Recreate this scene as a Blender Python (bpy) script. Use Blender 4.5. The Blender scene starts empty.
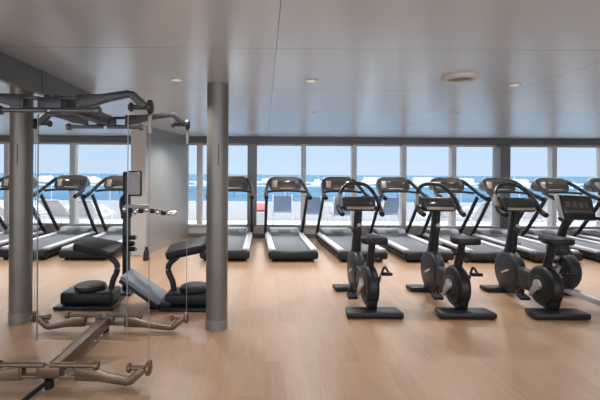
import bpy, bmesh, math, random
from mathutils import Vector, Matrix, Euler

S = bpy.context.scene
C = S.collection
PI = math.pi
R = math.radians
random.seed(7)

# ------------------------------------------------------------------ camera
cd = bpy.data.cameras.new('camera')
cam = bpy.data.objects.new('camera', cd)
C.objects.link(cam)
S.camera = cam
EYE = 1.5
VPX, HZN, F = 264.0, 174.0, 400.0
cam.location = (0, 0, EYE)
cam.rotation_euler = (PI/2, R(-0.35), 0)
cd.sensor_width = 36.0
cd.lens = F/600*36
cd.shift_x = (300-VPX)/600
cd.shift_y = -(200-HZN)/600
cd.clip_end = 20000

# ------------------------------------------------------------------ world, sun, exposure
S.view_settings.view_transform = 'Standard'
S.view_settings.look = 'None'
S.view_settings.gamma = 1.0
S.view_settings.exposure = 0.0
S.cycles.use_denoising = True
S.cycles.max_bounces = 10
S.cycles.diffuse_bounces = 6
S.cycles.transparent_max_bounces = 24
S.cycles.caustics_reflective = False
S.cycles.caustics_refractive = False

W = bpy.data.worlds.new('sky')
S.world = W
W.use_nodes = True
wn, wl = W.node_tree.nodes, W.node_tree.links
wn.clear()
w_out = wn.new('ShaderNodeOutputWorld')
w_bg = wn.new('ShaderNodeBackground')
w_tc = wn.new('ShaderNodeTexCoord')
w_sep = wn.new('ShaderNodeSeparateXYZ')
wl.new(w_tc.outputs['Generated'], w_sep.inputs[0])
w_ramp = wn.new('ShaderNodeValToRGB')
cr = w_ramp.color_ramp
cr.elements[0].position = 0.0
cr.elements[0].color = (0.70, 0.86, 1.05, 1)
cr.elements[1].position = 1.0
cr.elements[1].color = (4.4, 4.4, 4.4, 1)
for p, c in ((0.012, (0.69, 0.86, 1.06)), (0.085, (0.64, 0.84, 1.08)), (0.16, (1.2, 1.25, 1.3)), (0.32, (4.2, 4.2, 4.2))):
    e = cr.elements.new(p)
    e.color = (*c, 1)
wl.new(w_sep.outputs['Z'], w_ramp.inputs[0])
# the sky behind the photographer is the sunny, hazy half: brighter and warmer
w_map = wn.new('ShaderNodeMapRange')
w_map.interpolation_type = 'SMOOTHSTEP'
w_map.inputs['From Min'].default_value = 0.25
w_map.inputs['From Max'].default_value = -0.7
w_map.inputs['To Min'].default_value = 0.0
w_map.inputs['To Max'].default_value = 1.0
wl.new(w_sep.outputs['Y'], w_map.inputs['Value'])
w_mix = wn.new('ShaderNodeMix')
w_mix.data_type = 'RGBA'
wl.new(w_map.outputs['Result'], w_mix.inputs['Factor'])
wl.new(w_ramp.outputs['Color'], w_mix.inputs['A'])
w_mix.inputs['B'].default_value = (3.4, 3.6, 4.0, 1)
wl.new(w_mix.outputs['Result'], w_bg.inputs['Color'])
w_bg.inputs['Strength'].default_value = 1.0
wl.new(w_bg.outputs[0], w_out.inputs[0])

sd = bpy.data.lights.new('sun', 'SUN')
sun = bpy.data.objects.new('sun', sd)
C.objects.link(sun)
sd.energy = 2.8
sd.angle = R(3)
sd.color = (1.0, 0.95, 0.88)
sun.rotation_euler = (R(-5), R(4), 0)

CEIL = 2.37
WALL = 9.46
XL, XR, YB = -8.2, 10.0, -3.6

def portal(name, loc, rot, sx, sy):
    l = bpy.data.lights.new(name, 'AREA')
    l.shape = 'RECTANGLE'
    l.size, l.size_y = sx, sy
    l.cycles.is_portal = True
    o = bpy.data.objects.new(name, l)
    C.objects.link(o)
    o.location, o.rotation_euler = loc, rot
portal('portal_front', ((XL+XR)/2, WALL+0.25, 1.25), (-PI/2, 0, 0), XR-XL, 2.0)
portal('portal_rear', ((XL+XR)/2, YB-0.25, 1.25), (PI/2, 0, 0), XR-XL, 2.0)

# ------------------------------------------------------------------ materials
def mat(name, col, rough=0.5, metal=0.0, spec=0.5, noise=0.0, nscale=8.0, coat=0.0, bump=0.0, bscale=60.0):
    m = bpy.data.materials.new(name)
    m.use_nodes = True
    n, l = m.node_tree.nodes, m.node_tree.links
    b = n['Principled BSDF']
    b.inputs['Base Color'].default_value = (*col, 1)
    b.inputs['Roughness'].default_value = rough
    b.inputs['Metallic'].default_value = metal
    b.inputs['Specular IOR Level'].default_value = spec
    b.inputs['Coat Weight'].default_value = coat
    if noise or bump:
        tc = n.new('ShaderNodeTexCoord')
    if noise:
        t = n.new('ShaderNodeTexNoise')
        t.inputs['Scale'].default_value = nscale
        t.inputs['Detail'].default_value = 4
        l.new(tc.outputs['Object'], t.inputs['Vector'])
        r = n.new('ShaderNodeValToRGB')
        r.color_ramp.elements[0].position = 0.3
        r.color_ramp.elements[1].position = 0.7
        r.color_ramp.elements[0].color = (*[c*(1-noise) for c in col], 1)
        r.color_ramp.elements[1].color = (*[min(1, c*(1+noise)) for c in col], 1)
        l.new(t.outputs['Fac'], r.inputs[0])
        l.new(r.outputs[0], b.inputs['Base Color'])
    if bump:
        t2 = n.new('ShaderNodeTexNoise')
        t2.inputs['Scale'].default_value = bscale
        l.new(tc.outputs['Object'], t2.inputs['Vector'])
        bp = n.new('ShaderNodeBump')
        bp.inputs['Strength'].default_value = bump
        bp.inputs['Distance'].default_value = 0.01
        l.new(t2.outputs['Fac'], bp.inputs['Height'])
        l.new(bp.outputs[0], b.inputs['Normal'])
    return m

def glass_mat(name, tint, gloss):
    m = bpy.data.materials.new(name)
    m.use_nodes = True
    n, l = m.node_tree.nodes, m.node_tree.links
    n.clear()
    o = n.new('ShaderNodeOutputMaterial')
    t = n.new('ShaderNodeBsdfTransparent')
    t.inputs[0].default_value = (*tint, 1)
    g = n.new('ShaderNodeBsdfGlossy')
    g.inputs['Roughness'].default_value = 0.02
    lw = n.new('ShaderNodeFresnel')
    lw.inputs['IOR'].default_value = gloss
    x = n.new('ShaderNodeMixShader')
    l.new(lw.outputs[0], x.inputs[0])
    l.new(t.outputs[0], x.inputs[1])
    l.new(g.outputs[0], x.inputs[2])
    l.new(x.outputs[0], o.inputs[0])
    return m

def floor_mat():
    m = bpy.data.materials.new('oak_planks')
    m.use_nodes = True
    n, l = m.node_tree.nodes, m.node_tree.links
    b = n['Principled BSDF']
    tc = n.new('ShaderNodeTexCoord')
    mp = n.new('ShaderNodeMapping')
    mp.inputs['Rotation'].default_value = (0, 0, PI/2)
    l.new(tc.outputs['Object'], mp.inputs['Vector'])
    br = n.new('ShaderNodeTexBrick')
    br.offset = 0.37
    br.inputs['Color1'].default_value = (0.0, 0.0, 0.0, 1)
    br.inputs['Color2'].default_value = (1.0, 1.0, 1.0, 1)
    br.inputs['Mortar'].default_value = (0.35, 0.35, 0.35, 1)
    br.inputs['Scale'].default_value = 1.0
    br.inputs['Mortar Size'].default_value = 0.0012
    br.inputs['Mortar Smooth'].default_value = 0.3
    br.inputs['Brick Width'].default_value = 1.35
    br.inputs['Row Height'].default_value = 0.16
    l.new(mp.outputs[0], br.inputs['Vector'])
    ramp = n.new('ShaderNodeValToRGB')
    ramp.color_ramp.elements[0].color = (0.375, 0.230, 0.138, 1)
    ramp.color_ramp.elements[1].color = (0.425, 0.268, 0.165, 1)
    e = ramp.color_ramp.elements.new(0.5)
    e.color = (0.40, 0.250, 0.152, 1)
    l.new(br.outputs['Color'], ramp.inputs[0])
    mp2 = n.new('ShaderNodeMapping')
    mp2.inputs['Scale'].default_value = (14, 0.9, 1)
    l.new(tc.outputs['Object'], mp2.inputs['Vector'])
    gr = n.new('ShaderNodeTexNoise')
    gr.inputs['Scale'].default_value = 3.0
    gr.inputs['Detail'].default_value = 6
    gr.inputs['Distortion'].default_value = 0.6
    l.new(mp2.outputs[0], gr.inputs['Vector'])
    gm = n.new('ShaderNodeMapRange')
    gm.inputs['From Min'].default_value = 0.25
    gm.inputs['From Max'].default_value = 0.75
    gm.inputs['To Min'].default_value = 0.9
    gm.inputs['To Max'].default_value = 1.09
    l.new(gr.outputs['Fac'], gm.inputs['Value'])
    mul = n.new('ShaderNodeVectorMath')
    mul.operation = 'SCALE'
    l.new(ramp.outputs[0], mul.inputs[0])
    l.new(gm.outputs[0], mul.inputs['Scale'])
    l.new(mul.outputs[0], b.inputs['Base Color'])
    b.inputs['Roughness'].default_value = 0.36
    b.inputs['Specular IOR Level'].default_value = 0.55
    return m

def ceiling_mat():
    m = bpy.data.materials.new('satin_metal_ceiling_panels')
    m.use_nodes = True
    n, l = m.node_tree.nodes, m.node_tree.links
    b = n['Principled BSDF']
    tc = n.new('ShaderNodeTexCoord')
    mp = n.new('ShaderNodeMapping')
    mp.inputs['Location'].default_value = (-0.08+2.48*10, -2.77+1.36*10, 0)
    l.new(tc.outputs['Object'], mp.inputs['Vector'])
    br = n.new('ShaderNodeTexBrick')
    br.offset = 0.0
    br.inputs['Color1'].default_value = (0.66, 0.755, 0.85, 1)
    br.inputs['Color2'].default_value = (0.685, 0.78, 0.875, 1)
    br.inputs['Mortar'].default_value = (0.34, 0.34, 0.34, 1)
    br.inputs['Scale'].default_value = 1.0
    br.inputs['Mortar Size'].default_value = 0.004
    br.inputs['Mortar Smooth'].default_value = 0.2
    br.inputs['Brick Width'].default_value = 2.48
    br.inputs['Row Height'].default_value = 1.36
    l.new(mp.outputs[0], br.inputs['Vector'])
    l.new(br.outputs['Color'], b.inputs['Base Color'])
    b.inputs['Roughness'].default_value = 0.27
    b.inputs['Metallic'].default_value = 0.3
    b.inputs['Specular IOR Level'].default_value = 0.4
    ns = n.new('ShaderNodeTexNoise')
    ns.inputs['Scale'].default_value = 1.1
    l.new(tc.outputs['Object'], ns.inputs['Vector'])
    bp = n.new('ShaderNodeBump')
    bp.inputs['Strength'].default_value = 0.05
    bp.inputs['Distance'].default_value = 0.05
    l.new(ns.outputs['Fac'], bp.inputs['Height'])
    l.new(bp.outputs[0], b.inputs['Normal'])
    return m

def sea_mat():
    m = bpy.data.materials.new('sea_water')
    m.use_nodes = True
    n, l = m.node_tree.nodes, m.node_tree.links
    b = n['Principled BSDF']
    tc = n.new('ShaderNodeTexCoord')
    ns = n.new('ShaderNodeTexNoise')
    ns.inputs['Scale'].default_value = 0.02
    ns.inputs['Detail'].default_value = 8
    mp = n.new('ShaderNodeMapping')
    mp.inputs['Scale'].default_value = (0.35, 1.4, 1)
    l.new(tc.outputs['Object'], mp.inputs['Vector'])
    l.new(mp.outputs[0], ns.inputs['Vector'])
    r = n.new('ShaderNodeValToRGB')
    r.color_ramp.elements[0].position = 0.35
    r.color_ramp.elements[1].position = 0.7
    r.color_ramp.elements[0].color = (0.03, 0.085, 0.145, 1)
    r.color_ramp.elements[1].color = (0.06, 0.13, 0.19, 1)
    l.new(ns.outputs['Fac'], r.inputs[0])
    l.new(r.outputs[0], b.inputs['Base Color'])
    b.inputs['Roughness'].default_value = 0.8
    b.inputs['Specular IOR Level'].default_value = 0.04
    return m

M = dict(
    floor=floor_mat(), ceiling=ceiling_mat(), sea=sea_mat(),
    wall=mat('grey_wall_panel', (0.36, 0.355, 0.345), 0.40, 0.2, noise=0.05, nscale=2),
    lightwall=mat('pale_wall_panel', (0.52, 0.52, 0.51), 0.5),
    frame=mat('grey_window_frame', (0.58, 0.58, 0.58), 0.45, 0.2),
    framedark=mat('dark_window_frame', (0.17, 0.175, 0.18), 0.4, 0.3),
    head=mat('dark_header_band', (0.13, 0.13, 0.13), 0.5),
    blind=mat('roller_blind', (0.55, 0.55, 0.54), 0.7),
    soffit=mat('grey_bulkhead', (0.15, 0.15, 0.15), 0.4, 0.3),
    column=mat('brushed_steel_column', (0.20, 0.188, 0.172), 0.38, 0.35, noise=0.06, nscale=3),
    ring=mat('steel_collar', (0.27, 0.265, 0.26), 0.35, 0.4),
    pane=glass_mat('tinted_window_glass', (0.945, 0.955, 0.965), 1.12),
    clear=glass_mat('clear_panel_glass', (0.975, 0.98, 0.98), 1.10),
    rubber=mat('black_rubber', (0.010, 0.010, 0.012), 0.6, spec=0.3),
    black=mat('black_satin_plastic', (0.011, 0.012, 0.014), 0.4, spec=0.35),
    paint=mat('black_painted_steel', (0.014, 0.016, 0.021), 0.36, spec=0.4),
    dark=mat('charcoal_plastic', (0.022, 0.025, 0.030), 0.42, spec=0.35, noise=0.08, nscale=12),
    hood=mat('slate_motor_hood', (0.10, 0.11, 0.125), 0.35),
    belt=mat('grey_running_belt', (0.10, 0.108, 0.128), 0.55, noise=0.1, nscale=30),
    silver=mat('silver_plastic_rail', (0.50, 0.51, 0.54), 0.34, 0.3),
    chrome=mat('polished_chrome', (0.78, 0.78, 0.78), 0.12, 1.0),
    steel=mat('satin_steel', (0.55, 0.55, 0.56), 0.35, 0.6),
    pod=mat('graphite_console_shell', (0.07, 0.064, 0.06), 0.3, 0.3),
    screen=mat('dark_glass_screen', (0.045, 0.038, 0.033), 0.15, coat=0.3),
    beige=mat('champagne_trim', (0.30, 0.255, 0.21), 0.4, 0.2),
    greytrim=mat('light_grey_trim', (0.42, 0.41, 0.39), 0.4),
    kin=mat('gunmetal_floor_tint', (0.17, 0.120, 0.085), 0.36, 0.6),  # brown of the reflected floor is put into the gunmetal colour
    kindark=mat('dark_gunmetal', (0.045, 0.045, 0.046), 0.4, 0.4),
    vinyl=mat('black_vinyl', (0.012, 0.012, 0.015), 0.48, spec=0.3, bump=0.1, bscale=90),
    greypad=mat('grey_blue_upholstery', (0.21, 0.23, 0.27), 0.5),
    palepad=mat('pale_grey_panel', (0.40, 0.41, 0.42), 0.4),
    decking=mat('white_deck_coating', (0.72, 0.72, 0.72), 0.7, noise=0.08, nscale=2),
    white=mat('pale_grey_paint', (0.42, 0.44, 0.47), 0.5),
    cloth=mat('white_towelling', (0.46, 0.47, 0.50), 0.9, bump=0.5, bscale=20, noise=0.15, nscale=7),
    weave=mat('blue_grey_woven_sling', (0.13, 0.18, 0.26), 0.7),
    alu=mat('white_aluminium', (0.62, 0.65, 0.70), 0.4, 0.3),
    pink=mat('pink_cushion_fabric', (0.75, 0.28, 0.27), 0.8),
    stone=mat('pale_breakwater_stone', (0.50, 0.47, 0.44), 0.9, noise=0.25, nscale=0.05),
    hull=mat('white_boat_hull', (0.55, 0.57, 0.60), 0.4),
    roofp=mat('pale_harbour_roof', (0.62, 0.50, 0.44), 0.8),
    fitting=mat('white_ceiling_fitting', (0.62, 0.62, 0.61), 0.4),
    fitdark=mat('grey_grille', (0.22, 0.22, 0.22), 0.5),
    wire=mat('steel_cable', (0.32, 0.32, 0.32), 0.4, 0.5),
    rodtop=mat('grey_rod', (0.13, 0.13, 0.13), 0.35, 0.6),
    tile=mat('dim_menu_tile', (0.12, 0.10, 0.085), 0.3),
    logo=mat('white_print', (0.5, 0.5, 0.5), 0.5),
)
def lamp_mat():
    m = bpy.data.materials.new('lit_lamp_lens')
    m.use_nodes = True
    b = m.node_tree.nodes['Principled BSDF']
    b.inputs['Base Color'].default_value = (0.8, 0.8, 0.78, 1)
    b.inputs['Emission Color'].default_value = (1, 0.96, 0.9, 1)
    b.inputs['Emission Strength'].default_value = 0.45
    return m
M['lamp'] = lamp_mat()

# ------------------------------------------------------------------ mesh helpers
def catmull(pts, sub):
    P = [Vector(p) for p in pts]
    if sub < 2 or len(P) < 3:
        return P
    out = []
    for i in range(len(P)-1):
        p0 = P[i-1] if i else P[0]*2-P[1]
        p1, p2 = P[i], P[i+1]
        p3 = P[i+2] if i+2 < len(P) else P[-1]*2-P[-2]
        for k in range(sub):
            t = k/sub
            out.append(0.5*((2*p1)+(p2-p0)*t+(2*p0-5*p1+4*p2-p3)*t*t+(3*p1-p0-3*p2+p3)*t**3))
    out.append(P[-1])
    return out

class MB:
    def __init__(self):
        self.bm = bmesh.new()

    def _merge(self, t):
        me = bpy.data.meshes.new('tmp')
        t.to_mesh(me)
        t.free()
        self.bm.from_mesh(me)
        bpy.data.meshes.remove(me)

    def box(self, c, s, rot=(0, 0, 0), bev=0.0, seg=2):
        t = bmesh.new()
        bmesh.ops.create_cube(t, size=1.0)
        for v in t.verts:
            v.co = Vector((v.co.x*s[0], v.co.y*s[1], v.co.z*s[2]))
        if bev > 0:
            bmesh.ops.bevel(t, geom=t.edges[:], offset=min(bev, min(s)*0.48), segments=seg, affect='EDGES', profile=0.5)
        mt = Matrix.Translation(c) @ Euler(rot).to_matrix().to_4x4()
        bmesh.ops.transform(t, matrix=mt, verts=t.verts)
        self._merge(t)
        return self

    def bar(self, p, q, w, h, bev=0.0):
        """rectangular bar from p to q, w across, h the other way"""
        p, q = Vector(p), Vector(q)
        d = q-p
        t = bmesh.new()
        bmesh.ops.create_cube(t, size=1.0)
        for v in t.verts:
            v.co = Vector((v.co.x*w, v.co.y*h, v.co.z*d.length))
        if bev > 0:
            bmesh.ops.bevel(t, geom=t.edges[:], offset=min(bev, min(w, h)*0.48), segments=2, affect='EDGES', profile=0.5)
        z = d.normalized()
        x = Vector((1, 0, 0))
        if abs(z.dot(x)) > 0.9:
            x = Vector((0, 1, 0))
        y = z.cross(x).normalized()
        x = y.cross(z).normalized()
        m3 = Matrix((x, y, z)).transposed()
        bmesh.ops.transform(t, matrix=Matrix.Translation((p+q)/2) @ m3.to_4x4(), verts=t.verts)
        self._merge(t)
        return self

    def cyl(self, p, q, r, r2=None, n=24, bev=0.0):
        p, q = Vector(p), Vector(q)
        d = q-p
        t = bmesh.new()
        bmesh.ops.create_cone(t, cap_ends=True, segments=n, radius1=r, radius2=r if r2 is None else r2, depth=d.length)
        if bev > 0:
            ed = [e for e in t.edges if any(len(f.verts) > 4 for f in e.link_faces)]
            bmesh.ops.bevel(t, geom=ed, offset=bev, segments=3, affect='EDGES', profile=0.5)
        rot = d.to_track_quat('Z', 'Y').to_matrix().to_4x4()
        bmesh.ops.transform(t, matrix=Matrix.Translation((p+q)/2) @ rot, verts=t.verts)
        self._merge(t)
        return self

    def tube(self, pts, r, sub=6, n=12, r2=None, flat=1.0, up=(0, 0, 1)):
        P = catmull(pts, sub)
        N = len(P)
        rings = []
        bm = self.bm
        upv = Vector(up)
        for i, p in enumerate(P):
            tg = (P[min(i+1, N-1)]-P[max(i-1, 0)]).normalized()
            a = tg.cross(upv)
            if a.length < 1e-3:
                a = tg.cross(Vector((1, 0, 0)))
            a.normalize()
            b = a.cross(tg).normalized()
            rr = r if r2 is None else r+(r2-r)*i/(N-1)
            rings.append([bm.verts.new(p+a*math.cos(2*PI*k/n)*rr*flat+b*math.sin(2*PI*k/n)*rr) for k in range(n)])
        for i in range(N-1):
            for k in range(n):
                bm.faces.new((rings[i][k], rings[i][(k+1) % n], rings[i+1][(k+1) % n], rings[i+1][k]))
        bm.faces.new(rings[0][::-1])
        bm.faces.new(rings[-1])
        return self

    def prism(self, poly, a, b, bev=0.0, seg=2, axis='x'):
        """poly in the two other axes, extruded along axis from a to b"""
        t = bmesh.new()
        def P(u, v, w):
            return {'x': (w, u, v), 'y': (u, w, v), 'z': (u, v, w)}[axis]
        A = [t.verts.new(P(u, v, a)) for u, v in poly]
        B = [t.verts.new(P(u, v, b)) for u, v in poly]
        n = len(poly)
        t.faces.new(A[::-1])
        t.faces.new(B)
        for i in range(n):
            t.faces.new((A[i], A[(i+1) % n], B[(i+1) % n], B[i]))
        bmesh.ops.recalc_face_normals(t, faces=t.faces[:])
        if bev > 0:
            bmesh.ops.bevel(t, geom=t.edges[:], offset=bev, segments=seg, affect='EDGES', profile=0.5)
        self._merge(t)
        return self

    def disc(self, c, r, half, edge=0.03, n=40, axis='x'):
        """a rounded drum"""
        prof = [(0, half), (r-edge*1.6, half), (r-edge*0.6, half-edge*0.35), (r-edge*0.1, half-edge), (r, half-edge*1.6),
                (r, -half+edge*1.6), (r-edge*0.1, -half+edge), (r-edge*0.6, -half+edge*0.35), (r-edge*1.6, -half), (0, -half)]
        return self.lathe(prof, c, n, axis)

    def lathe(self, prof, c=(0, 0, 0), n=40, axis='z'):
        bm = self.bm
        c = Vector(c)
        def P(r, h, a):
            x, y = r*math.cos(a), r*math.sin(a)
            return c+Vector({'z': (x, y, h), 'x': (h, x, y), 'y': (x, h, y)}[axis])
        rings = []
        for r, h in prof:
            if r < 1e-6:
                rings.append([bm.verts.new(P(0, h, 0))])
            else:
                rings.append([bm.verts.new(P(r, h, 2*PI*k/n)) for k in range(n)])
        for A, B in zip(rings, rings[1:]):
            for k in range(n):
                k2 = (k+1) % n
                if len(A) == 1 and len(B) == 1:
                    continue
                if len(A) == 1:
                    bm.faces.new((A[0], B[k], B[k2]))
                elif len(B) == 1:
                    bm.faces.new((A[k], A[k2], B[0]))
                else:
                    bm.faces.new((A[k], A[k2], B[k2], B[k]))
        return self

    def build(self, name, m, parent=None, loc=None, rotz=0.0, smooth=True):
        bm = self.bm
        bmesh.ops.recalc_face_normals(bm, faces=bm.faces[:])
        me = bpy.data.meshes.new(name)
        bm.to_mesh(me)
        bm.free()
        if smooth:
            for p in me.polygons:
                p.use_smooth = True
            me.set_sharp_from_angle(angle=R(38))
        me.materials.append(m)
        o = bpy.data.objects.new(name, me)
        C.objects.link(o)
        if parent is not None:
            o.parent = parent
        if loc is not None:
            o.location = loc
        o.rotation_euler.z = rotz
        return o

def tag(o, label, cat, group=None):
    o['label'] = label
    o['category'] = cat
    if group:
        o['group'] = group
    return o

def thing(name, label, cat, loc=(0, 0, 0), rotz=0.0, group=None):
    o = bpy.data.objects.new(name, None)
    o.empty_display_size = 0.2
    C.objects.link(o)
    o.location = loc
    o.rotation_euler = (0, 0, rotz)
    return tag(o, label, cat, group)

def struct(name, mb, m, smooth=False):
    o = mb.build(name, m, smooth=smooth)
    o['kind'] = 'structure'
    return o

def dup(root, loc, rotz=0.0, label=None, group=None):
    r = root.copy()
    C.objects.link(r)
    r.location = loc
    r.rotation_euler = (0, 0, rotz)
    if label:
        r['label'] = label
    if group:
        r['group'] = group
    for ch in list(root.children):
        c = ch.copy()
        C.objects.link(c)
        c.parent = r
        for g in list(ch.children):
            d = g.copy()
            C.objects.link(d)
            d.parent = c
    return r

def at(x, d):
    """world X of a point seen in picture column x at depth d"""
    return (x-VPX)/F*d

# ------------------------------------------------------------------ the room
struct('floor', MB().box(((XL+XR)/2, (YB+WALL)/2, -0.05), (XR-XL+0.4, WALL-YB+0.4, 0.1)), M['floor'])
struct('ceiling', MB().box(((XL+XR)/2, (YB+WALL)/2, CEIL+0.1), (XR-XL+0.8, WALL-YB+0.8, 0.2)), M['ceiling'])
struct('wall_left', MB().box((XL-0.1, (YB+WALL)/2, CEIL/2), (0.2, WALL-YB+0.4, CEIL)), M['lightwall'])
struct('wall_right', MB().box((XR+0.1, (YB+WALL)/2, CEIL/2), (0.2, WALL-YB+0.4, CEIL)), M['lightwall'])

SILL, HEAD = 0.27, 2.22
cx, wx = (XL+XR)/2, XR-XL
struct('wall_back', MB().box((cx, WALL+0.12, SILL/2), (wx, 0.24, SILL)), M['frame'])
struct('trim_1', MB().box((cx, WALL+0.1, (HEAD+CEIL)/2), (wx, 0.3, CEIL-HEAD), bev=0.01), M['head'])
struct('trim_2', MB().box((cx, WALL+0.02, SILL+0.02), (wx, 0.16, 0.04), bev=0.01), M['frame'])
struct('trim_3', MB().box((cx, WALL+0.1, HEAD-0.02), (wx, 0.05, 0.045)), M['blind'])
struct('baseboard_back', MB().box((cx, WALL-0.012, 0.045), (wx, 0.024, 0.09), bev=0.004), M['framedark'])

mull = [(-7.7, 0.12, 0), (-6.1, 0.12, 0), (-4.54, 0.13, 0), (-2.98, 0.14, 0), (-1.53, 0.13, 0), (-0.28, 0.22, 1), (0.94, 0.11, 0), (2.14, 0.11, 0),
        (3.32, 0.11, 0), (4.50, 0.11, 0), (5.67, 0.24, 1), (6.88, 0.11, 0), (8.06, 0.11, 0), (9.2, 0.11, 0)]
ti = 4
for x, w, dk in mull:
    struct('trim_%d' % ti, MB().box((x, WALL+0.1, (SILL+HEAD)/2), (w, 0.2 if not dk else 0.34, HEAD-SILL), bev=0.012), M['framedark' if dk else 'frame'])
    ti += 1
edges = [XL]+[m[0] for m in mull]+[XR]
wi = 1
for a, b in zip(edges, edges[1:]):
    struct('window_%d' % wi, MB().box(((a+b)/2, WALL+0.14, (SILL+HEAD)/2), (b-a-0.04, 0.012, HEAD-SILL)), M['pane'])
    wi += 1

# rear of the room, behind the photographer: the same long window front
struct('wall_front', MB().box((cx, YB-0.1, SILL/2), (wx, 0.2, SILL)).box((cx, YB-0.1, (HEAD+CEIL)/2), (wx, 0.2, CEIL-HEAD)), M['frame'])
for x in (-6.4, -4.2, -2.0, 0.2, 2.4, 4.6, 6.8, 9.0):
    struct('trim_%d' % ti, MB().box((x, YB-0.1, (SILL+HEAD)/2), (0.12, 0.18, HEAD-SILL)), M['frame'])
    ti += 1

# grey wall block standing before the window front
pA, pB = (-2.14, 7.3), (-1.78, WALL-0.01)
struct('wall_inner', MB().prism([(pA[0]-0.13, pA[1]), (pA[0], pA[1]), (pB[0], pB[1]), (pB[0]-0.13, pB[1])], 0, CEIL, axis='z'), M['wall'])
struct('trim_%d' % ti, MB().box((pA[0]-0.14, pA[1]-0.02, CEIL/2), (0.28, 0.05, CEIL), bev=0.01), M['lightwall'])
ti += 1

# hanging bulkhead along the ceiling on the left
struct('trim_%d' % ti, MB().box((-1.93, 1.55, (2.175+CEIL)/2), (0.06, 5.9, CEIL-2.175), bev=0.004).box((-1.897, 3.42, (2.175+CEIL)/2), (0.012, 0.02, CEIL-2.175)), M['soffit'])
ti += 1

# ------------------------------------------------------------------ steel columns
def column(x, y, label):
    t = thing('round_column', label, 'column', (x, y, 0), group='round steel columns')
    MB().cyl((0, 0, 0.0), (0, 0, CEIL-0.001), 0.105, n=48).build('shaft', M['column'], t)
    MB().cyl((0, 0, 0.0), (0, 0, 0.10), 0.108, n=48).build('base_collar', M['ring'], t)
    MB().box((0.02, -0.1055, 1.68), (0.006, 0.006, 0.2), bev=0.002).build('slot', M['black'], t)
    return t
column(at(217.5, 3.9), 3.9, 'round grey steel column standing alone in front of the window treadmills')
column(at(21.5, 4.05), 4.05, 'round grey steel column at the far left beside the cable training frame')

# ------------------------------------------------------------------ ceiling fittings
def downlight(x, y, label, power=44):
    t = thing('ceiling_downlight', label, 'ceiling light', (x, y, CEIL), group='small recessed downlights')
    MB().lathe([(0.042, -0.001), (0.044, -0.010), (0.058, -0.008), (0.062, -0.0005)]).build('trim_ring', M['fitting'], t)
    MB().lathe([(0, -0.006), (0.043, -0.006), (0.043, -0.001), (0, -0.001)]).build('lens', M['lamp'], t)
    l = bpy.data.lights.new('downlight_bulb', 'SPOT')
    l.energy = power
    l.spot_size = R(125)
    l.spot_blend = 0.8
    l.shadow_soft_size = 0.05
    l.color = (1, 0.97, 0.93)
    o = bpy.data.objects.new('downlight_bulb', l)
    C.objects.link(o)
    o.parent = t
    o.location = (0, 0, -0.03)
zk = (CEIL-EYE)*F
for yy in (1.0, -1.4):  # rows added out of view to brighten the floor
    for xx in (-4.6, -2.6, -0.86, 0.9, 2.4, 4.2, 6.2):
        downlight(xx, yy, 'added downlight out of view, in the rows nearer the photographer')
downlight(at(176, zk/94), zk/94, 'small recessed downlight above the gap left of the steel column')
downlight(at(311, zk/94), zk/94, 'small recessed downlight in the middle of the ceiling, left of the round vent')
downlight(at(514, zk/91), zk/91, 'small recessed downlight right of the large round ceiling vent')
for yy in (5.6, 7.7):  # fill lamps added to lift the light over the treadmill end
    for xx in (-5.2, -3.3, -1.3, 0.7, 2.7, 4.7, 6.7):
        t = thing('fill_downlight', 'added fill downlight in the ceiling above the treadmills', 'ceiling light', (xx, yy, CEIL), group='added fill downlights above the treadmills')
        MB().lathe([(0.030, -0.0005), (0.032, -0.003), (0.040, -0.003), (0.042, -0.0005)]).build('trim_ring', M['fitdark'], t)
        l = bpy.data.lights.new('downlight_bulb', 'SPOT')
        l.energy, l.spot_size, l.spot_blend, l.shadow_soft_size, l.color = 150, R(145), 0.8, 0.04, (1, 0.985, 0.97)
        o = bpy.data.objects.new('downlight_bulb', l)
        C.objects.link(o)
        o.parent = t
        o.location = (0, 0, -0.008)
dv = zk/98.5
v = thing('ceiling_vent', 'large round white ceiling vent with a grey centre', 'vent', (at(459, dv), dv, CEIL))
MB().lathe([(0.09, -0.012), (0.10, -0.03), (0.125, -0.034), (0.145, -0.02), (0.15, -0.0005), (0.09, -0.0005)]).build('rim', M['fitting'], v)
MB().lathe([(0, -0.02), (0.06, -0.024), (0.092, -0.016), (0.092, -0.001), (0, -0.001)]).build('grille', M['fitdark'], v)

# ------------------------------------------------------------------ treadmills
def console_shell():
    # rounded hood: outline seen from the runner, swept forward and drawn in at the back
    outl = [(-0.29, 1.155), (-0.335, 1.20), (-0.345, 1.27), (-0.325, 1.35), (-0.28, 1.42), (-0.22, 1.45), (0.22, 1.45), (0.28, 1.42), (0.325, 1.35), (0.345, 1.27), (0.335, 1.20), (0.29, 1.155)]
    mb = MB()
    bm = mb.bm
    rings = []
    for y, k, dz in ((0.50, 0.93, 0.0), (0.515, 1.0, 0.0), (0.62, 1.02, 0.005), (0.72, 0.97, 0.0), (0.80, 0.82, -0.02), (0.83, 0.6, -0.03)):
        ring = []
        for x, z in outl:
            zz = 1.30+(z-1.30)*k+dz
            ring.append(bm.verts.new((x*(0.4+0.6*k), y+(zz-1.16)*0.25*(1 if y < 0.6 else 0.4), zz)))
        rings.append(ring)
    n = len(outl)
    for A, B in zip(rings, rings[1:]):
        for k in range(n):
            bm.faces.new((A[k], A[(k+1) % n], B[(k+1) % n], B[k]))
    bm.faces.new(rings[0])
    bm.faces.new(rings[-1][::-1])
    return mb

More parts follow.
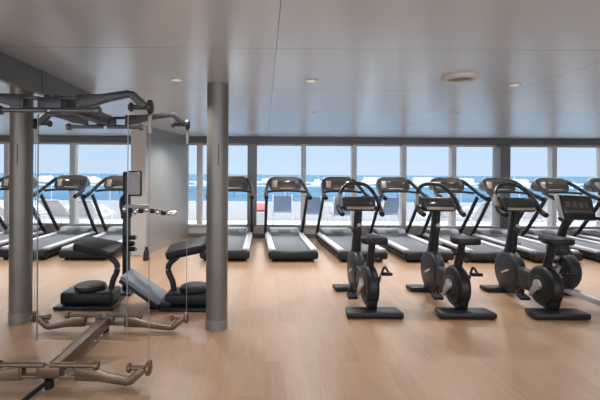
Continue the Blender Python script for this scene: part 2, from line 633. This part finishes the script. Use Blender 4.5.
def make_treadmill(label):
    t = thing('treadmill', label, 'treadmill', (0, 0, 0), group='treadmills facing the windows')
    MB().prism([(-1.12, 0.05), (-1.12, 0.15), (0.95, 0.165), (1.08, 0.13), (1.08, 0.05)], -0.40, 0.40, bev=0.015).build('deck_frame', M['black'], t)
    MB().box((0, 0, 0), (0.86, 0.13, 0.15), bev=0.05, seg=3).build('rear_cap', M['black'], t).location = (0, -1.135, 0.115)
    for s in (-1, 1):
        MB().box((s*0.362, -0.08, 0.185), (0.125, 2.02, 0.055), bev=0.018, seg=3).build('side_rail', M['silver'], t)
    MB().box((0, -0.24, 0.172), (0.59, 1.7, 0.02), bev=0.006).build('running_belt', M['belt'], t)
    h = MB().prism([(0.52, 0.16), (0.60, 0.24), (0.78, 0.315), (0.98, 0.315), (1.12, 0.25), (1.14, 0.08), (0.52, 0.08)], -0.325, 0.325, bev=0.035, seg=3).build('motor_hood', M['hood'], t)
    MB().box((0, 0.66, 0.268), (0.26, 0.10, 0.006), rot=(R(23), 0, 0)).build('hood_plate', M['dark'], h)
    for s in (-1, 1):
        for y in (-1.08, 0.98):
            MB().cyl((s*0.33, y, 0.0), (s*0.33, y, 0.055), 0.035, n=16).build('foot', M['rubber'], t)
        MB().tube([(s*0.405, 0.92, 0.14), (s*0.41, 0.52, 0.60), (s*0.415, 0.16, 1.04)], 0.045, sub=4, n=14, flat=0.72).build('upright', M['paint'], t)
        a = MB().tube([(s*0.25, 0.66, 1.395), (s*0.335, 0.56, 1.355), (s*0.395, 0.36, 1.24), (s*0.43, 0.12, 1.115), (s*0.43, -0.08, 1.06)], 0.04, sub=6, n=14, r2=0.034, flat=0.85).build('arm', M['dark'], t)
        MB().tube([(s*0.43, 0.02, 1.087), (s*0.43, -0.10, 1.052), (s*0.43, -0.17, 1.035)], 0.041, sub=4, n=14).build('grip', M['rubber'], a)
    MB().tube([(-0.405, 0.26, 1.13), (-0.2, 0.36, 1.15), (0.2, 0.36, 1.15), (0.405, 0.26, 1.13)], 0.024, sub=5, n=10).build('crossbar', M['rubber'], t)
    c = console_shell().build('console', M['pod'], t)
    # the face of the console leans with the line (0.50,1.30)-(0.47,1.165)
    MB().box((0.03, 0.528, 1.29), (0.36, 0.012, 0.135), rot=(R(-14), 0, 0), bev=0.004).build('screen', M['screen'], c)
    MB().box((-0.225, 0.526, 1.29), (0.10, 0.012, 0.15), rot=(R(-14), 0, R(-6)), bev=0.004).build('speaker_panel', M['beige'], c)
    MB().box((0.255, 0.528, 1.285), (0.07, 0.012, 0.13), rot=(R(-14), 0, 0), bev=0.004).build('button_panel', M['dark'], c)
    MB().box((0.03, 0.507, 1.20), (0.30, 0.012, 0.016), rot=(R(-14), 0, 0), bev=0.003).build('key_strip', M['greytrim'], c)
    MB().tube([(0.02, 0.45, 1.16), (0.03, 0.43, 1.09), (0.05, 0.43, 1.02)], 0.005, sub=4, n=6).build('safety_cord', M['rubber'], c)
    return t

TX = lambda px: (px-VPX)/46.5
T_LABELS = [
    (233, 'black treadmill directly behind the lone round steel column'),
    (286, 'first whole black treadmill right of the round steel column'),
    (340, 'black treadmill behind the leftmost upright bike and one right of the first whole one'),
    (394, 'black treadmill in the gap between the leftmost and the middle upright bike'),
    (447, 'black treadmill whose console shows just above the middle upright bike'),
    (498, 'black treadmill whose console shows just above the rightmost upright bike'),
    (551, 'black treadmill directly behind the bike that carries a big screen'),
    (605, 'black treadmill cut off by the right edge of the picture'),
    (121, 'black treadmill behind the training tower, next to the grey wall block'),
    (72, 'black treadmill between the cable frame and the left column, seen in full length'),
    (19, 'black treadmill hidden for the most part by the far left column'),
]
T0 = make_treadmill(T_LABELS[0][1])
for i, (px, lab) in enumerate(T_LABELS):
    rz = R({286: 2.0, 340: 3.5, 394: 2.0}.get(px, 0.0))
    if i == 0:
        T0.location = (TX(px), 8.0, 0)
    else:
        dup(T0, (TX(px), 8.0, 0), rz, lab)

# ------------------------------------------------------------------ upright bikes
def bike_body(t):
    f = MB()
    f.disc((0, 0.80, 0.30), 0.26, 0.07, 0.035)
    f.prism([(0.10, 0.20), (0.10, 0.40), (0.30, 0.385), (0.55, 0.40), (0.82, 0.50), (0.90, 0.30), (0.82, 0.12), (0.55, 0.17), (0.30, 0.16)], -0.055, 0.055, bev=0.02)
    body = f.build('flywheel_housing', M['dark'], t)
    MB().box((-0.0715, 0.79, 0.30), (0.004, 0.16, 0.022), rot=(R(-25), 0, 0)).build('badge', M['logo'], body)
    return body

def make_bike(label):
    t = thing('exercise_bike', label, 'exercise bike', (0, 0, 0), group='upright exercise bikes')
    MB().prism([(-0.30, -0.10), (0.30, -0.10), (0.275, 0.10), (-0.275, 0.10)], 0.005, 0.07, bev=0.018, axis='z').build('rear_foot', M['black'], t)
    MB().prism([(-0.24, 0.87), (0.24, 0.87), (0.26, 1.04), (-0.26, 1.04)], 0.005, 0.06, bev=0.016, axis='z').build('front_foot', M['black'], t)
    MB().box((0, 0.07, 0.12), (0.10, 0.14, 0.16), rot=(R(18), 0, 0), bev=0.02).build('leg', M['black'], t)
    MB().box((0, 0.92, 0.10), (0.09, 0.12, 0.14), rot=(R(-25), 0, 0), bev=0.02).build('leg', M['black'], t)
    bike_body(t)
    d = MB().disc((0, 0.17, 0.285), 0.225, 0.066, 0.03).build('crank_housing', M['black'], t)
    MB().disc((0, 0.17, 0.285), 0.12, 0.072, 0.01).build('crank_cover', M['dark'], d)
    cr_ = MB().tube([(-0.085, 0.17, 0.30), (-0.098, 0.23, 0.22), (-0.10, 0.27, 0.155)], 0.038, sub=4, flat=0.5, r2=0.024).cyl((-0.06, 0.17, 0.30), (-0.102, 0.17, 0.30), 0.055, bev=0.008)
    cr_.build('crank_arm', M['steel'], t)
    MB().tube([(0.085, 0.17, 0.28), (0.098, 0.12, 0.35), (0.10, 0.07, 0.425)], 0.022, sub=4, flat=0.6).cyl((0.06, 0.17, 0.285), (0.10, 0.17, 0.285), 0.035).build('crank_arm', M['steel'], t)
    MB().box((-0.16, 0.29, 0.125), (0.11, 0.10, 0.035), rot=(R(15), 0, 0), bev=0.012).tube([(-0.12, 0.33, 0.13), (-0.16, 0.35, 0.20), (-0.20, 0.33, 0.13)], 0.012, n=8).build('pedal', M['rubber'], t)
    MB().box((0.16, 0.07, 0.43), (0.11, 0.10, 0.035), rot=(R(-10), 0, 0), bev=0.012).tube([(0.12, 0.11, 0.43), (0.16, 0.13, 0.49), (0.20, 0.11, 0.43)], 0.012, n=8).build('pedal', M['rubber'], t)
    p = MB().tube([(0, 0.17, 0.42), (0, 0.12, 0.58), (0, 0.05, 0.785)], 0.052, sub=3, n=16, r2=0.04, flat=0.9).build('seat_post', M['paint'], t)
    MB().cyl((0, 0.125, 0.565), (0.085, 0.125, 0.565), 0.012).cyl((0.07, 0.125, 0.565), (0.105, 0.125, 0.565), 0.024, bev=0.006).build('adjuster_knob', M['black'], p)
    s = MB()
    s.prism([(-0.125, -0.10), (-0.142, -0.02), (-0.12, 0.08), (-0.055, 0.18), (-0.03, 0.25), (0.03, 0.25), (0.055, 0.18), (0.12, 0.08), (0.142, -0.02), (0.125, -0.10), (0.05, -0.125), (-0.05, -0.125)],
            0.775, 0.845, bev=0.022, seg=3, axis='z')
    s.build('saddle', M['vinyl'], t)
    m = MB().tube([(0, 0.83, 0.44), (0, 0.78, 0.62), (0, 0.74, 0.82), (0, 0.69, 1.10)], 0.082, sub=5, n=16, r2=0.058, flat=0.8, up=(0, 1, 0)).build('mast', M['paint'], t)
    MB().lathe([(0, 0.0), (0.035, 0.0), (0.038, 0.05), (0.03, 0.055), (0.028, 0.01), (0, 0.01)], (0, 0.675, 0.80), n=20).build('bottle_holder', M['dark'], m)
    MB().box((0, 0.70, 0.93), (0.06, 0.07, 0.05), bev=0.015).build('clamp', M['dark'], m)
    MB().cyl((0.0, 0.665, 0.88), (0.0, 0.64, 0.885), 0.022, bev=0.005).build('knob', M['greytrim'], m)
    MB().cyl((0.04, 0.74, 0.66), (0.085, 0.72, 0.66), 0.022, bev=0.005).build('knob', M['greytrim'], m)
    hb = MB().tube([(-0.235, 0.50, 1.03), (-0.250, 0.60, 1.07), (-0.252, 0.68, 1.14), (-0.210, 0.77, 1.27), (-0.14, 0.83, 1.355), (-0.05, 0.845, 1.385), (0.05, 0.845, 1.385), (0.14, 0.83, 1.355), (0.210, 0.77, 1.27), (0.252, 0.68, 1.14), (0.250, 0.60, 1.07), (0.235, 0.50, 1.03)], 0.023, sub=5, n=12)
    hb.tube([(-0.250, 0.64, 1.10), (-0.12, 0.66, 1.09), (0.12, 0.66, 1.09), (0.250, 0.64, 1.10)], 0.018, sub=4, n=10)
    h = hb.build('handlebar', M['paint'], t)
    for sx in (-1, 1):
        MB().tube([(sx*0.235, 0.49, 1.03), (sx*0.246, 0.57, 1.052), (sx*0.251, 0.635, 1.095)], 0.03, sub=4, n=12).build('grip', M['rubber'], h)
        MB().tube([(sx*0.252, 0.665, 1.12), (sx*0.246, 0.70, 1.175), (sx*0.219, 0.755, 1.25)], 0.027, sub=4, n=12).build('pulse_sensor', M['beige'] if sx < 0 else M['dark'], h)
    c = MB().prism([(0.60, 1.065), (0.585, 1.10), (0.665, 1.225), (0.71, 1.23), (0.735, 1.19), (0.71, 1.09), (0.66, 1.05)], -0.195, 0.195, bev=0.018, seg=3).build('console', M['dark'], t)
    MB().box((0, 0.617, 1.166), (0.30, 0.01, 0.080), rot=(R(-29), 0, 0), bev=0.003).build('screen', M['screen'], c)
    MB().box((0.0, 0.580, 1.097), (0.33, 0.02, 0.034), rot=(R(-20), 0, 0), bev=0.008).build('reading_ledge', M['beige'], c)
    return t

B_Y = 4.24
BK = F/B_Y
b_specs = [(374, 'leftmost black upright exercise bike, with no bike on its left'),
           (465, 'middle black upright exercise bike of the three with saddles in view'),
           (557, 'rightmost black upright exercise bike with a saddle, in front of the big screen bike')]
B0 = make_bike(b_specs[0][1])
for i, (px, lab) in enumerate(b_specs):
    loc = ((px-VPX)/BK, B_Y, 0)
    if i == 0:
        B0.location = loc
    else:
        dup(B0, loc, 0.0, lab)

# recumbent bike with the big screen
rb = thing('recumbent_bike', 'black recumbent exercise bike with a big tilted screen, at the right picture edge', 'exercise bike', (3.73, 4.12, 0), 0.0)
hsg = MB()
hsg.disc((0, 0.86, 0.33), 0.235, 0.085, 0.04)
hsg.disc((-0.02, 0.92, 0.56), 0.15, 0.075, 0.035)
hsg.prism([(0.66, 0.36), (0.78, 0.58), (0.98, 0.62), (1.08, 0.42), (1.0, 0.12), (0.75, 0.12)], -0.075, 0.075, bev=0.03)
hb_ = hsg.build('flywheel_housing', M['dark'], rb)
MB().box((-0.087, 0.83, 0.33), (0.004, 0.05, 0.15), rot=(R(25), 0, 0)).build('badge', M['logo'], hb_)
MB().prism([(-0.27, 0.90), (0.27, 0.90), (0.25, 1.10), (-0.25, 1.10)], 0.005, 0.06, bev=0.016, axis='z').build('front_foot', M['black'], rb)
MB().prism([(-0.27, -0.62), (0.27, -0.62), (0.25, -0.44), (-0.25, -0.44)], 0.005, 0.06, bev=0.016, axis='z').build('rear_foot', M['black'], rb)
MB().box((0, 0.25, 0.10), (0.08, 1.6, 0.07), bev=0.02).build('base_rail', M['silver'], rb)
MB().tube([(-0.10, 0.86, 0.42), (-0.115, 0.80, 0.50), (-0.12, 0.76, 0.56)], 0.028, sub=4, flat=0.6).cyl((-0.07, 0.86, 0.42), (-0.12, 0.86, 0.42), 0.045).build('crank_arm', M['steel'], rb)
MB().box((-0.18, 0.75, 0.57), (0.11, 0.10, 0.035), rot=(R(30), 0, 0), bev=0.012).build('pedal', M['rubber'], rb)
MB().tube([(0.10, 0.86, 0.40), (0.115, 0.92, 0.32), (0.12, 0.96, 0.26)], 0.028, sub=4, flat=0.6).build('crank_arm', M['steel'], rb)
MB().box((0.18, 0.97, 0.25), (0.11, 0.10, 0.035), rot=(R(30), 0, 0), bev=0.012).build('pedal', M['rubber'], rb)
MB().tube([(0, 0.94, 0.62), (-0.01, 0.86, 0.80), (0.0, 0.74, 1.10)], 0.06, sub=5, n=16, r2=0.045, flat=0.8, up=(0, 1, 0)).build('mast', M['paint'], rb)
MB().tube([(-0.27, 0.54, 0.99), (-0.2, 0.64, 1.0), (0, 0.72, 1.01), (0.2, 0.64, 1.0), (0.27, 0.54, 0.99)], 0.02, sub=5, n=10).build('handlebar', M['rubber'], rb)
cs = MB().box((0, 0, 0), (0.46, 0.05, 0.30), bev=0.018, seg=3).build('console', M['black'], rb)
cs.location, cs.rotation_euler = (0.0, 0.66, 1.12), (R(-18), R(3), R(8))
MB().box((0, -0.024, 0.02), (0.39, 0.008, 0.20), bev=0.003).build('screen', M['screen'], cs)
MB().box((-0.235, -0.005, 0), (0.02, 0.055, 0.30), bev=0.006).build('side_trim', M['silver'], cs)
for k, (sx, w) in enumerate(((-0.13, 0.07), (-0.04, 0.06), (0.05, 0.06), (0.12, 0.04))):
    MB().box((sx, -0.0285, 0.03), (w, 0.002, 0.07)).build('screen_tile', M['tile'], cs)
MB().box((0, -0.0285, -0.05), (0.33, 0.002, 0.022)).build('screen_tile', M['tile'], cs)
MB().box((0, -0.18, 0.42), (0.42, 0.40, 0.08), bev=0.035, seg=3).build('seat', M['vinyl'], rb)
MB().box((0, -0.44, 0.72), (0.42, 0.08, 0.55), rot=(R(14), 0, 0), bev=0.035, seg=3).build('backrest', M['vinyl'], rb)
MB().box((0, -0.28, 0.25), (0.10, 0.22, 0.30), bev=0.02).build('seat_carriage', M['paint'], rb)

# ------------------------------------------------------------------ cable training frame
KX, KY = -1.49, 3.29
K = thing('cable_training_frame', 'gunmetal cable training frame with clear centre panel and four splayed arms above and below', 'gym machine', (KX, KY, 0))
TOPZ = 2.1
TIPS = {(-1, -1): 0.69, (-1, 1): 0.69, (1, -1): 0.67, (1, 1): 0.765}
def kz(z, top):
    return TOPZ-z if top else z
for top in (0, 1):
    m = M['kindark'] if top else M['kin']
    sp = MB()
    zc = kz(0.10, top)
    for s in (-1, 1):
        sp.bar((s*0.035, -0.50, zc), (s*0.035, 0.50, zc), 0.025, 0.09, 0.006)
    for k in range(7):
        y = -0.42+k*0.14
        sp.bar((-0.03, y, zc), (0.03, y+0.07, zc), 0.03, 0.05)
    sp.bar((0, -0.50, kz(0.13, top)), (0, 0.50, kz(0.13, top)), 0.05, 0.02)
    spine = sp.build('spine', m, K)
    if not top:
        MB().bar((0, -0.50, 0.05), (-0.07, -0.70, 0.012), 0.03, 0.018, 0.004).build('floor_strut', M['black'], spine)
        for yy in (-0.5, 0.5):
            MB().cyl((0, yy, 0.0), (0, yy, 0.06), 0.03).build('foot', M['rubber'], spine)
    for row in (-1, 1):
        y0 = row*0.49
        rt = MB()
        z = kz(0.115, top)
        rt.box((0, y0, z), (0.17, 0.07, 0.085), bev=0.012)
        for s in (-1, 1):
            rt.box((s*0.13, y0, kz(0.155, top)), (0.12, 0.06, 0.018), bev=0.005)
            rt.box((s*0.13, y0, kz(0.08, top)), (0.12, 0.06, 0.022), bev=0.005)
            rt.box((s*0.195, y0, z), (0.025, 0.06, 0.09), bev=0.006)
        rt.build('arm_bracket', m, K)
        for s in (-1, 1):
            yt = y0
            tip = TIPS[(row, s)]
            P = [(0.18, 0.150), (0.18, 0.055), (0.36, 0.050), (tip-0.15, 0.022), (tip-0.11, 0.030), (tip-0.015, 0.118), (tip-0.03, 0.150), (tip-0.075, 0.135), (tip-0.145, 0.066), (0.40, 0.098), (0.30, 0.130)]
            arm = MB().prism([(s*u, kz(w, top)) for u, w in P], y0-0.028, y0+0.028, bev=0.006, axis='y')
            a = arm.build('arm', m, K)
            zt = kz(0.138, top)
            MB().lathe([(0, -0.15), (0.022, -0.15), (0.032, -0.14), (0.032, -0.125), (0.017, -0.12), (0.017, -0.022), (0.03, -0.02), (0.052, -0.008), (0.052, 0.012), (0.035, 0.02), (0, 0.02)] if s > 0 else
                       [(0, 0.15), (0.022, 0.15), (0.032, 0.14), (0.032, 0.125), (0.017, 0.12), (0.017, 0.022), (0.03, 0.02), (0.052, 0.008), (0.052, -0.012), (0.035, -0.02), (0, -0.02)],
                       (s*tip, yt, zt), n=24, axis='x').build('pulley_head', m, a)
            prof = [(0, 0.0), (0.016, 0.0), (0.016, 0.30), (0.03, 0.303), (0.034, 0.315), (0.03, 0.335), (0, 0.338)]
            MB().lathe([(r_, s*h_) for r_, h_ in prof], (s*0.02, y0-0.035, kz(0.17, top)), n=18, axis='x').build('pulley_rod', M['rodtop'] if top else m, K)
            if top:
                MB().cyl((s*tip, yt, 1.78), (s*tip, yt, 1.90), 0.014, n=14, bev=0.004).tube([(s*tip, yt, 1.89), (s*(tip+0.015), yt, 1.92), (s*tip, yt, 1.95)], 0.005, n=6).build('hand_grip', M['greytrim'], a)
                MB().cyl((s*tip, yt, 0.12), (s*tip, yt, 1.98), 0.0026, n=8).build('cable', M['wire'], K)
MB().box((0, 0, TOPZ/2), (0.74, 0.012, TOPZ-0.24), bev=0.002).build('clear_panel', M['clear'], K)
for s in (-1, 1):
    MB().box((s*0.37, 0, TOPZ/2), (0.005, 0.014, TOPZ-0.24)).build('panel_edge', M['wire'], K)

# ------------------------------------------------------------------ padded benches and the tower
def bench(name, label, x, y, s):
    """s = -1: pad reaches to the left of its stem; +1: to the right"""
    t = thing(name, label, 'gym bench', (x, y, 0))
    MB().prism([(-0.33, -0.22), (0.33, -0.22), (0.31, 0.22), (-0.31, 0.22)], 0.002, 0.035, bev=0.008, axis='z').build('base_plate', M['paint'], t)
    MB().box((0, 0.0, 0.105), (0.58, 0.32, 0.14), bev=0.035, seg=3).build('pedestal', M['black'], t)
    MB().lathe([(0, 0.0), (0.16, 0.0), (0.175, 0.02), (0.165, 0.05), (0.13, 0.065), (0, 0.07)], (0.02*s, 0.02, 0.17), n=36).build('turntable', M['vinyl'], t)
    x0 = -0.24*s
    MB().tube([(x0+0.02*s, 0.02, 0.17), (x0, 0.02, 0.27), (x0-0.045*s, 0.02, 0.38), (x0-0.03*s, 0.02, 0.47), (x0+0.06*s, 0.02, 0.555)], 0.034, sub=6, n=14).build('stem', M['paint'], t)
    p = MB().prism([(-0.23, -0.13), (-0.20, -0.17), (0.20, -0.19), (0.24, -0.14), (0.24, 0.14), (0.20, 0.19), (-0.20, 0.17), (-0.23, 0.13)], -0.045, 0.045, bev=0.025, seg=3, axis='z').build('seat_pad', M['vinyl'], t)
    p.location = (x0+0.17*s, 0.0, 0.655)
    p.rotation_euler = (R(9), R(-14*s if s > 0 else -12*s), R(0))
    return t
bench('swivel_bench', 'black bench with its tilted pad reaching left, on the left of the training tower', at(93, 4.6), 4.58, -1)
m2 = bench('padded_bench', 'black bench beside the lone column with a grey sloping foot ramp', at(193, 4.5), 4.55, 1)
MB().box((-0.54, -0.03, 0.225), (0.52, 0.36, 0.055), rot=(0, R(34), 0), bev=0.018).build('foot_ramp', M['greypad'], m2)
MB().box((-0.56, -0.03, 0.19), (0.50, 0.38, 0.03), rot=(0, R(34), 0), bev=0.008).build('ramp_shell', M['black'], m2)
MB().box((-0.34, -0.02, 0.05), (0.25, 0.30, 0.09), bev=0.02).build('ramp_frame', M['black'], m2)

tw = thing('training_tower', 'slim black training tower with chrome handles and a pale headboard', 'gym machine', (at(127, 5.05), 5.05, 0))
MB().box((0.0, 0, 0.77), (0.085, 0.10, 1.50), bev=0.02).build('post', M['paint'], tw)
MB().box((0, 0.02, 0.02), (0.22, 0.42, 0.035), bev=0.012).build('base_plate', M['black'], tw)
hd = MB().box((0.10, -0.03, 1.37), (0.15, 0.05, 0.28), bev=0.02, seg=3).build('headboard', M['palepad'], tw)
MB().box((0.10, -0.0, 1.37), (0.18, 0.03, 0.32), bev=0.015).build('headboard_rim', M['black'], hd)
MB().box((0.15, -0.05, 1.085), (0.30, 0.12, 0.05), bev=0.012).build('handle_bracket', M['palepad'], tw)
ch = MB()
pts = [(0.02, -0.12, 1.06), (0.16, -0.13, 1.03), (0.30, -0.14, 1.055), (0.44, -0.16, 1.03), (0.58, -0.18, 1.02)]
for p, q in zip(pts, pts[1:]):
    ch.cyl(p, q, 0.021, n=16)
for x, y, z in pts:
    ch.disc((x, y, z), 0.042, 0.024, 0.01, n=24)
ch.cyl((0.58, -0.18, 1.02), (0.66, -0.19, 1.01), 0.026, n=16)
hn = ch.build('chrome_handle', M['chrome'], tw)
for x, y, z in ((0.09, -0.15, 1.04), (0.23, -0.16, 1.04), (0.37, -0.17, 1.04), (0.51, -0.19, 1.02)):
    MB().cyl((x-0.03, y, z), (x+0.03, y, z), 0.03, n=16, bev=0.008).build('collar', M['black'], hn)
MB().tube([(0.0, -0.02, 1.25), (-0.05, -0.06, 1.15), (-0.02, -0.08, 0.98)], 0.025, n=10).box((0.02, -0.07, 0.99), (0.12, 0.12, 0.12), bev=0.03).build('swing_arm', M['black'], tw)
lk = MB().box((0.05, -0.06, 0.62), (0.14, 0.08, 0.06), bev=0.02).cyl((0.02, -0.07, 0.70), (0.14, -0.07, 0.70), 0.028, bev=0.006).cyl((0.02, -0.09, 0.56), (0.14, -0.09, 0.56), 0.028, bev=0.006)
lk.build('lower_carriage', M['rubber'], tw)
for pz, py in ((0.70, -0.07), (0.56, -0.09)):
    MB().cyl((0.12, py, pz), (0.16, py, pz), 0.018).build('chrome_pin', M['chrome'], tw)

# small black item on the floor by the wall block
sb = MB().lathe([(0, 0), (0.055, 0), (0.06, 0.02), (0.05, 0.14), (0.03, 0.19), (0.03, 0.23), (0, 0.235)], n=24).build('floor_bottle', M['dark'])
sb.location = (at(147, 6.9), 6.9, 0)
tag(sb, 'small dark bottle on the floor at the foot of the grey wall block', 'bottle')

# ------------------------------------------------------------------ outside deck
DK0, DK1 = WALL+0.3, 13.0
struct('deck', MB().box((cx, (DK0+DK1)/2, -0.05), (30, DK1-DK0+0.6, 0.1)), M['decking'])
struct('bulwark', MB().box((cx, DK1, 0.30), (30, 0.10, 0.60), bev=0.02), M['white'])
rl = thing('deck_railing', 'white deck railing with a thin top rail outside the windows', 'railing', (0, DK1, 0.6))
MB().cyl((-15, 0, 0.51), (17, 0, 0.51), 0.022).build('top_rail', M['white'], rl)
for k in range(17):
    x = -14.5+k*1.9
    MB().cyl((x, 0, 0), (x, 0, 0.51), 0.016, n=10).build('post', M['white'], rl)
MB().box((1, 0.03, 0.25), (31, 0.008, 0.46)).build('glass_screen', M['pane'], rl)

def deck_chair(label, x, y, rz):
    t = thing('deck_chair', label, 'chair', (x, y, 0), rz, group='woven deck armchairs')
    MB().box((0, -0.02, 0.41), (0.50, 0.48, 0.03), bev=0.01).build('seat', M['weave'], t)
    MB().box((0, 0.25, 0.66), (0.50, 0.03, 0.46), rot=(R(-14), 0, 0), bev=0.01).build('backrest', M['weave'], t)
    for s in (-1, 1):
        MB().tube([(s*0.28, -0.24, 0.0), (s*0.28, -0.22, 0.40), (s*0.28, -0.2, 0.62), (s*0.28, 0.05, 0.65), (s*0.28, 0.26, 0.64)], 0.016, sub=4, n=8).build('armrest', M['alu'], t)
        MB().tube([(s*0.27, 0.30, 0.0), (s*0.27, 0.20, 0.42), (s*0.27, 0.32, 0.90)], 0.016, sub=4, n=8).build('leg', M['alu'], t)
    return t

def lounger(label, x, y, rz, towel=True):
    t = thing('sun_lounger', label, 'sun lounger', (x, y, 0), rz, group='white sun loungers on the outside deck')
    MB().box((0, -0.35, 0.30), (0.62, 1.25, 0.05), bev=0.015).build('frame', M['alu'], t)
    for s in (-1, 1):
        for yy in (-0.85, 0.2):
            MB().cyl((s*0.27, yy, 0), (s*0.27, yy, 0.30), 0.02, n=10).build('leg', M['alu'], t)
    MB().box((0, -0.35, 0.36), (0.58, 1.22, 0.08), bev=0.035, seg=3).build('mattress', M['cloth'], t)
    MB().box((0, 0.52, 0.56), (0.58, 0.72, 0.08), rot=(R(38), 0, 0), bev=0.035, seg=3).build('back_cushion', M['cloth'], t)
    bm = MB()
    t2 = bmesh.new()
    bmesh.ops.create_icosphere(t2, subdivisions=3, radius=1.0)
    rnd = random.Random(int(x*100))
    ph = [rnd.uniform(0, 6) for _ in range(6)]
    for v in t2.verts:
        p = v.co
        k = 1+0.16*math.sin(4*p.x+ph[0])*math.sin(5*p.y+ph[1])+0.12*math.sin(9*p.x+ph[2]+3*p.z)+0.08*math.sin(11*p.y+ph[3])
        v.co = Vector((p.x*0.29*k, p.y*0.38*k, max(-0.02, p.z*0.17*k)))
    bm._merge(t2)
    tw_ = bm.build('rolled_towel', M['cloth'], t)
    tw_.location = (0, -0.35, 0.41)
    return t

def dx(px, d):
    return (px-VPX)/F*d
deck_chair('blue grey deck armchair outside, left of the second treadmill from the column', dx(314, 11.2), 11.2, R(160))
deck_chair('blue grey deck armchair outside, behind the uprights of the treadmill at the leftmost bike', dx(341, 11.0), 11.0, R(185))
deck_chair('blue grey deck armchair outside, right of the leftmost bike', dx(386, 11.2), 11.2, R(200))
deck_chair('blue grey deck armchair outside, framed by the treadmill right of the column', dx(283, 11.7), 11.7, R(175))
LL = [(36, 11.2, 'leftmost white sun lounger outside, right of the far left column'),
      (66, 11.2, 'white sun lounger outside, behind the treadmill left of the tower'),
      (92, 11.2, 'white sun lounger outside, nearest to the training tower'),
      (6, 11.2, 'white sun lounger outside, at the left edge of the picture'),
      (436, 11.4, 'white sun lounger outside, behind the middle bike'),
      (478, 11.2, 'white sun lounger outside, left of the rightmost saddle bike'),
      (528, 11.4, 'white sun lounger outside, left of the big screen'),
      (585, 11.3, 'white sun lounger outside, right of the big screen')]
for px, d, lab in LL:
    lounger(lab, dx(px, d), d, R(180+random.uniform(-6, 6)))
pc = thing('deck_cushion_chair', 'low deck seat outside with a pink cushion, left of the first whole treadmill', 'chair', (dx(259, 11.6), 11.6, 0))
MB().box((0, 0, 0.22), (0.5, 0.5, 0.40), bev=0.04).build('base', M['white'], pc)
MB().box((0, 0.0, 0.55), (0.46, 0.34, 0.26), rot=(R(-12), 0, 0), bev=0.08, seg=3).build('cushion', M['pink'], pc)

# ------------------------------------------------------------------ sea, breakwater, boats
SEA = -15.0
struct('sea', MB().box((0, 5000, SEA-0.5), (16000, 9960, 1.0)), M['sea'])
bw = MB()
rnd = random.Random(3)
x = -620
while x < 760:
    L = rnd.uniform(18, 40)
    bw.box((x+L/2, 690+rnd.uniform(-6, 6), SEA+1.4), (L*1.1, 14, 2.8+rnd.uniform(-0.6, 0.9)), rot=(0, 0, rnd.uniform(-0.03, 0.03)), bev=0.6)
    x += L
struct('breakwater', bw, M['stone'])

def boat(label, px, d, s):
    t = thing('white_boat', label, 'boat', (dx(px, d), d, SEA), 0, group='white boats on the sea')
    t.scale = (s, s, s)
    MB().prism([(-8, 0.0), (-8.4, 1.9), (8.6, 2.3), (7.0, 0.0)], -1.8, 1.8, bev=0.3, axis='y').build('hull', M['hull'], t)
    MB().box((-1.5, 0, 3.1), (8, 2.6, 2.0), bev=0.4).box((-2.5, 0, 4.7), (4.5, 2.2, 1.3), bev=0.3).build('cabin', M['hull'], t)
    MB().cyl((-1.5, 0, 5.0), (-1.5, 0, 10.5), 0.12, n=8).build('mast', M['alu'], t)
def house(label, px, d, w, h):
    t = thing('harbour_building', label, 'building', (dx(px, d), d, SEA), 0, group='white harbour buildings')
    MB().box((0, 0, h/2), (w, 10, h), bev=0.3).build('block', M['hull'], t)
    MB().prism([(-w/2-0.6, h), (w/2+0.6, h), (w*0.35, h+2.0), (-w*0.35, h+2.0)], -5.4, 5.4, axis='y').build('roof', M['roofp'], t)
HB = [(46, 9, 'leftmost pale harbour building, seen right of the far left column'), (88, 8, 'pale harbour building seen left of the training tower'),
      (268, 7, 'pale harbour building seen left of the first whole treadmill console'), (330, 9, 'pale harbour building seen above the third treadmill'),
      (372, 10, 'pale harbour building seen above the leftmost bike'), (424, 10, 'pale harbour building seen left of the middle bike handlebar'),
      (466, 9, 'pale harbour building seen right of the middle bike handlebar'), (520, 8, 'pale harbour building seen left of the big screen bike')]
for px, h, lab in HB:
    house(lab, px, 720, random.uniform(22, 40), h)
BT = [(60, 'white boat seen left of the training tower mullion'), (100, 'white boat seen between the tower and the left mullion'), (203, 'white boat seen in the slit window left of the lone column'),
      (238, 'white boat seen right of the lone column'), (296, 'white boat seen right of the first whole treadmill console'), (320, 'white boat seen at the left of the third treadmill console'),
      (366, 'white boat seen between the third and fourth treadmill consoles'), (416, 'white boat seen above the middle bike, left of its console'), (472, 'white boat seen between the fifth and sixth treadmill consoles'),
      (516, 'white boat seen above the rightmost saddle bike handlebar'), (526, 'white boat seen just left of the treadmill behind the big screen'), (574, 'white boat seen right of the treadmill behind the big screen')]
for i, (px, lab) in enumerate(BT):
    boat(lab, px, 590+(i*37) % 60, 0.9+0.25*((i*7) % 4))
